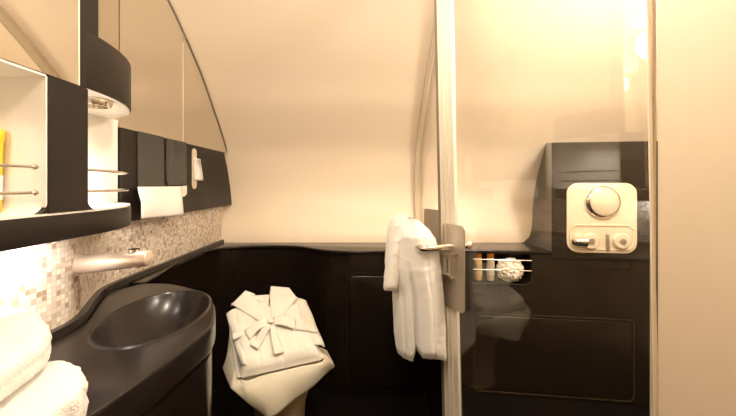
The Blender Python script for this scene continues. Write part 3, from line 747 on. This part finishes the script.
# ------------------------------------------------------------ folded bathrobe
BL = onZ(241.5, 373, .475); BR = onZ(322, 355, .475); TR = onZ(299, 305, .625); TL = onZ(231, 311, .625)
up_n = ((BR-BL).cross(TL-BL)).normalized()
if up_n.z < 0: up_n = -up_n
def rb_(u, v, w=0):
    p = BL.lerp(BR, u).lerp(TL.lerp(TR, u), v); return p+up_n*w
hom = None
def robe_uv(px, py, w=0):          # pixel on the robe's plane -> (u, v)
    q = px_plane(px, py, BL+up_n*w, up_n)-up_n*w
    u = v = .5
    for _ in range(30):
        p = rb_(u, v); du = (rb_(u+.01, v)-p)/.01; dv = (rb_(u, v+.01)-p)/.01; r = q-p
        a11, a12, a22 = du.dot(du), du.dot(dv), dv.dot(dv); b1, b2 = du.dot(r), dv.dot(r); det = a11*a22-a12*a12
        u += (b1*a22-b2*a12)/det; v += (a11*b2-a12*b1)/det
    return u, v
rt_o = thing('bathrobe', 'folded white bathrobe tied with a bow, lying on the draped toilet lid', 'bathrobe', tuple(rb_(.5, .4, -.02)))
def body(u, v):
    s_ = min(u, 1-u); e = (min(1, s_/.10)*(2-min(1, s_/.10)))**.6*(min(1, v/.14)*(2-min(1, v/.14)))**.6*min(1, (1-v)/.05)**.5
    uu = u; vv = v
    w_ = -.022+.044*e + (.010*noise.noise(Vector((u*3, v*3, .3)))+.006*noise.noise(Vector((u*7, v*4, 1.3)))-.005*max(0, 1-abs(u-.22-.1*v)/.02)-.005*max(0, 1-abs(u-.80+.12*v)/.02))*e
    if abs(u-.52) < .012 and v < .62: w_ -= .006
    wid = 1+.05*math.sin(v*3.0)+.018*math.sin(v*13+(2 if u > .5 else 0))
    return rb_(.5+(u-.5)*wid*(1-.06*(v > .95)), v, w_)
def shell(fn, nu, nv, th):
    b = grid(fn, nu, nv); return b
def addthing(name, fn, nu, nv, mat, parent, th=.006):
    b = grid(fn, nu, nv); o = part(name, b, mat, parent, angle=60)
    sd = o.modifiers.new('solid', 'SOLIDIFY'); sd.thickness = th; sd.offset = -1; return o
def under(u, v): p = body(u, v); q = rb_(.5+(u-.5)*.97, v*.97+.015, -.036); return q
b = grid(body, 60, 60); b = grid(under, 60, 60, bm=b)
# close the sides
def side(k):
    def fn(u, v):
        a = {0: (u, 0), 1: (u, 1), 2: (0, u), 3: (1, u)}[k]; p = body(*a); q = under(*a); m = p.lerp(q, v)
        out = {0: -1, 1: 1, 2: 0, 3: 0}[k]; m += (TL-BL).normalized()*out*.006*math.sin(math.pi*v)+(BR-BL).normalized()*({2: -1, 3: 1}.get(k, 0))*.018*math.sin(math.pi*v); return m
    return fn
for k in range(4): b = grid(side(k), 60, 8, bm=b)
bmesh.ops.remove_doubles(b, verts=b.verts, dist=.0004)
part('folded_body', b, 'waffle', rt_o, angle=180)
def quadpx(P00, P10, P11, P01, w0=.026, wf=None):
    c = [robe_uv(*p, w=w0) for p in (P00, P10, P11, P01)]
    def fn(u, v):
        a = (c[0][0]*(1-u)+c[1][0]*u)*(1-v)+(c[3][0]*(1-u)+c[2][0]*u)*v; d = (c[0][1]*(1-u)+c[1][1]*u)*(1-v)+(c[3][1]*(1-u)+c[2][1]*u)*v
        return rb_(a, d, w0+(wf(u, v) if wf else 0))
    return fn
# sleeves folded in behind: soft side lobes
addthing('sleeve', quadpx((241, 366), (248, 366), (240, 309), (226, 314), .008, lambda u, v: .012*math.sin(math.pi*u)+.004*math.sin(v*14)), 8, 30, 'waffle', rt_o)
addthing('sleeve', quadpx((312, 346), (325, 347), (306, 304), (291, 302), .012, lambda u, v: .012*math.sin(math.pi*u)+.004*math.sin(v*12)), 8, 30, 'waffle', rt_o)
# lapels: V collar
addthing('lapel', quadpx((263, 324), (271, 321.5), (252.5, 297), (231, 304.5), .025, lambda u, v: .006*v+.006*math.sin(math.pi*u)), 14, 24, 'waffle', rt_o, .007)
addthing('lapel', quadpx((271, 321.5), (279, 323), (297.5, 301.5), (269.5, 297), .025, lambda u, v: .006*v+.006*math.sin(math.pi*u)), 14, 24, 'waffle', rt_o, .007)
addthing('collar', quadpx((231, 305), (252.5, 297.5), (255, 296), (245.5, 292), .032, lambda u, v: .004*v), 10, 8, 'waffle', rt_o, .012)
addthing('collar', quadpx((269.5, 297.5), (297.5, 302), (289, 292), (271, 289.5), .032, lambda u, v: .004*v), 10, 8, 'waffle', rt_o, .012)
addthing('inner_neck', quadpx((262, 310), (268, 310), (270, 297), (252, 297), .020), 8, 8, 'waffle', rt_o, .006)
o = addthing('care_tag', quadpx((258, 303.4), (265, 303.4), (265, 300.8), (258, 300.8), .024), 2, 2, 'paper', rt_o, .001)
# belt and bow
addthing('belt', quadpx((233, 340), (270, 325), (270, 319), (231, 334), .030, lambda u, v: .004*math.sin(math.pi*v)+.002*math.sin(u*11)), 20, 6, 'waffle', rt_o, .005)
addthing('belt', quadpx((272, 325), (317, 334), (314, 327), (272, 319), .030, lambda u, v: .004*math.sin(math.pi*v)+.002*math.sin(u*9)), 20, 6, 'waffle', rt_o, .005)
addthing('bow_loop', quadpx((268, 325), (268, 319), (244, 331), (249, 340), .034, lambda u, v: .016*math.sin(math.pi*v)**.7), 8, 16, 'waffle', rt_o, .005)
addthing('bow_loop', quadpx((273, 319), (273, 326), (295, 331), (296, 321), .034, lambda u, v: .016*math.sin(math.pi*v)**.7), 8, 16, 'waffle', rt_o, .005)
addthing('bow_tail', quadpx((266, 324), (271, 327), (258, 349), (250, 345), .038, lambda u, v: .004*math.sin(v*7)), 6, 16, 'waffle', rt_o, .004)
addthing('bow_tail', quadpx((269, 326), (274, 325), (284, 352), (274, 354), .036, lambda u, v: .004*math.sin(v*6)), 6, 16, 'waffle', rt_o, .004)
kc = rb_(*robe_uv(270.5, 322.5, .034), .034); kb = bmesh.new(); bmesh.ops.create_icosphere(kb, subdivisions=3, radius=.014)
bmesh.ops.scale(kb, vec=(1.1, .9, .8), verts=kb.verts); bmesh.ops.translate(kb, vec=kc, verts=kb.verts); part('knot', kb, 'waffle', rt_o)

# ------------------------------------------------------------ cloth draped under the robe, over the lid front
Lf = onZ(233, 372, .455); Rf = onZ(326, 352, .455); fn_ = -ax
hem = [onZ(228, 350, .47), onZ(223.5, 368, .43), px_plane(231, 388, Lf+fn_*.05, fn_), px_plane(250, 404, Lf+fn_*.075, fn_), px_plane(268, 418, Lf+fn_*.08, fn_),
              px_plane(284, 408, Lf+fn_*.075, fn_), px_plane(303, 393, Lf+fn_*.06, fn_), px_plane(320, 379, Lf+fn_*.03, fn_), px_plane(334, 367, Lf+fn_*.0, fn_), onZ(327, 350, .47)]
def hemat(u): k = u*(len(hem)-1); i = min(int(k), len(hem)-2); return hem[i].lerp(hem[i+1], k-i)
topc = spline([rb_(.0, .95, -.048), rb_(0, .4, -.048), rb_(.0, .0, -.040), rb_(.3, -.01, -.040), rb_(.7, -.01, -.040), rb_(1.02, .0, -.040), rb_(1.0, .3, -.048)], 8)
def topat(u): k = u*(len(topc)-1); i = min(int(k), len(topc)-2); return topc[i].lerp(topc[i+1], k-i)
def drape(u, v):
    a = topat(u); c = hemat(u); p = a.lerp(c, v)
    out = (fn_*.018)*math.sin(math.pi*min(1, v*1.0))**.8; p += out+Vector((0, 0, .010*math.sin(math.pi*v)))
    p += fn_*(.006*math.sin(u*26+1)*v)+Vector((.003, 0, 0))*math.sin(u*30)*v; return p
b = grid(drape, 90, 24)
def flat(u, v): return rb_(-.0+u*1.0, v*.95, -.049-.002)
b = grid(flat, 20, 16, bm=b)
dr = link('draped_cloth', b, 'cotton', angle=80); sd = dr.modifiers.new('solid', 'SOLIDIFY'); sd.thickness = .003
tag(dr, 'plain cream cotton cloth under the folded bathrobe, its corner hanging over the toilet front', 'cloth')

# ------------------------------------------------------------ ceiling fittings
for (x, y, z, lab) in ((1.35, 1.05, 2.498, 'round ceiling lamp inside the shower'), (-.05, .75, 2.498, 'round ceiling lamp above the middle of the washroom'), (-.05, -.35, 2.498, 'round ceiling lamp near the entrance end')):
    t = thing('ceiling_lamp', lab, 'lamp', (x, y, z), 'ceiling lamps')
    part('bezel', lathe([(0, 0), (.15, 0), (.15, -.012), (.13, -.02), (0, -.02)], (x, y, z), seg=36), 'frame_metal', t)
    part('diffuser', lathe([(0, -.045), (.08, -.042), (.12, -.028), (.128, -.0205), (0, -.0205)], (x, y, z), seg=36), 'lens', t)
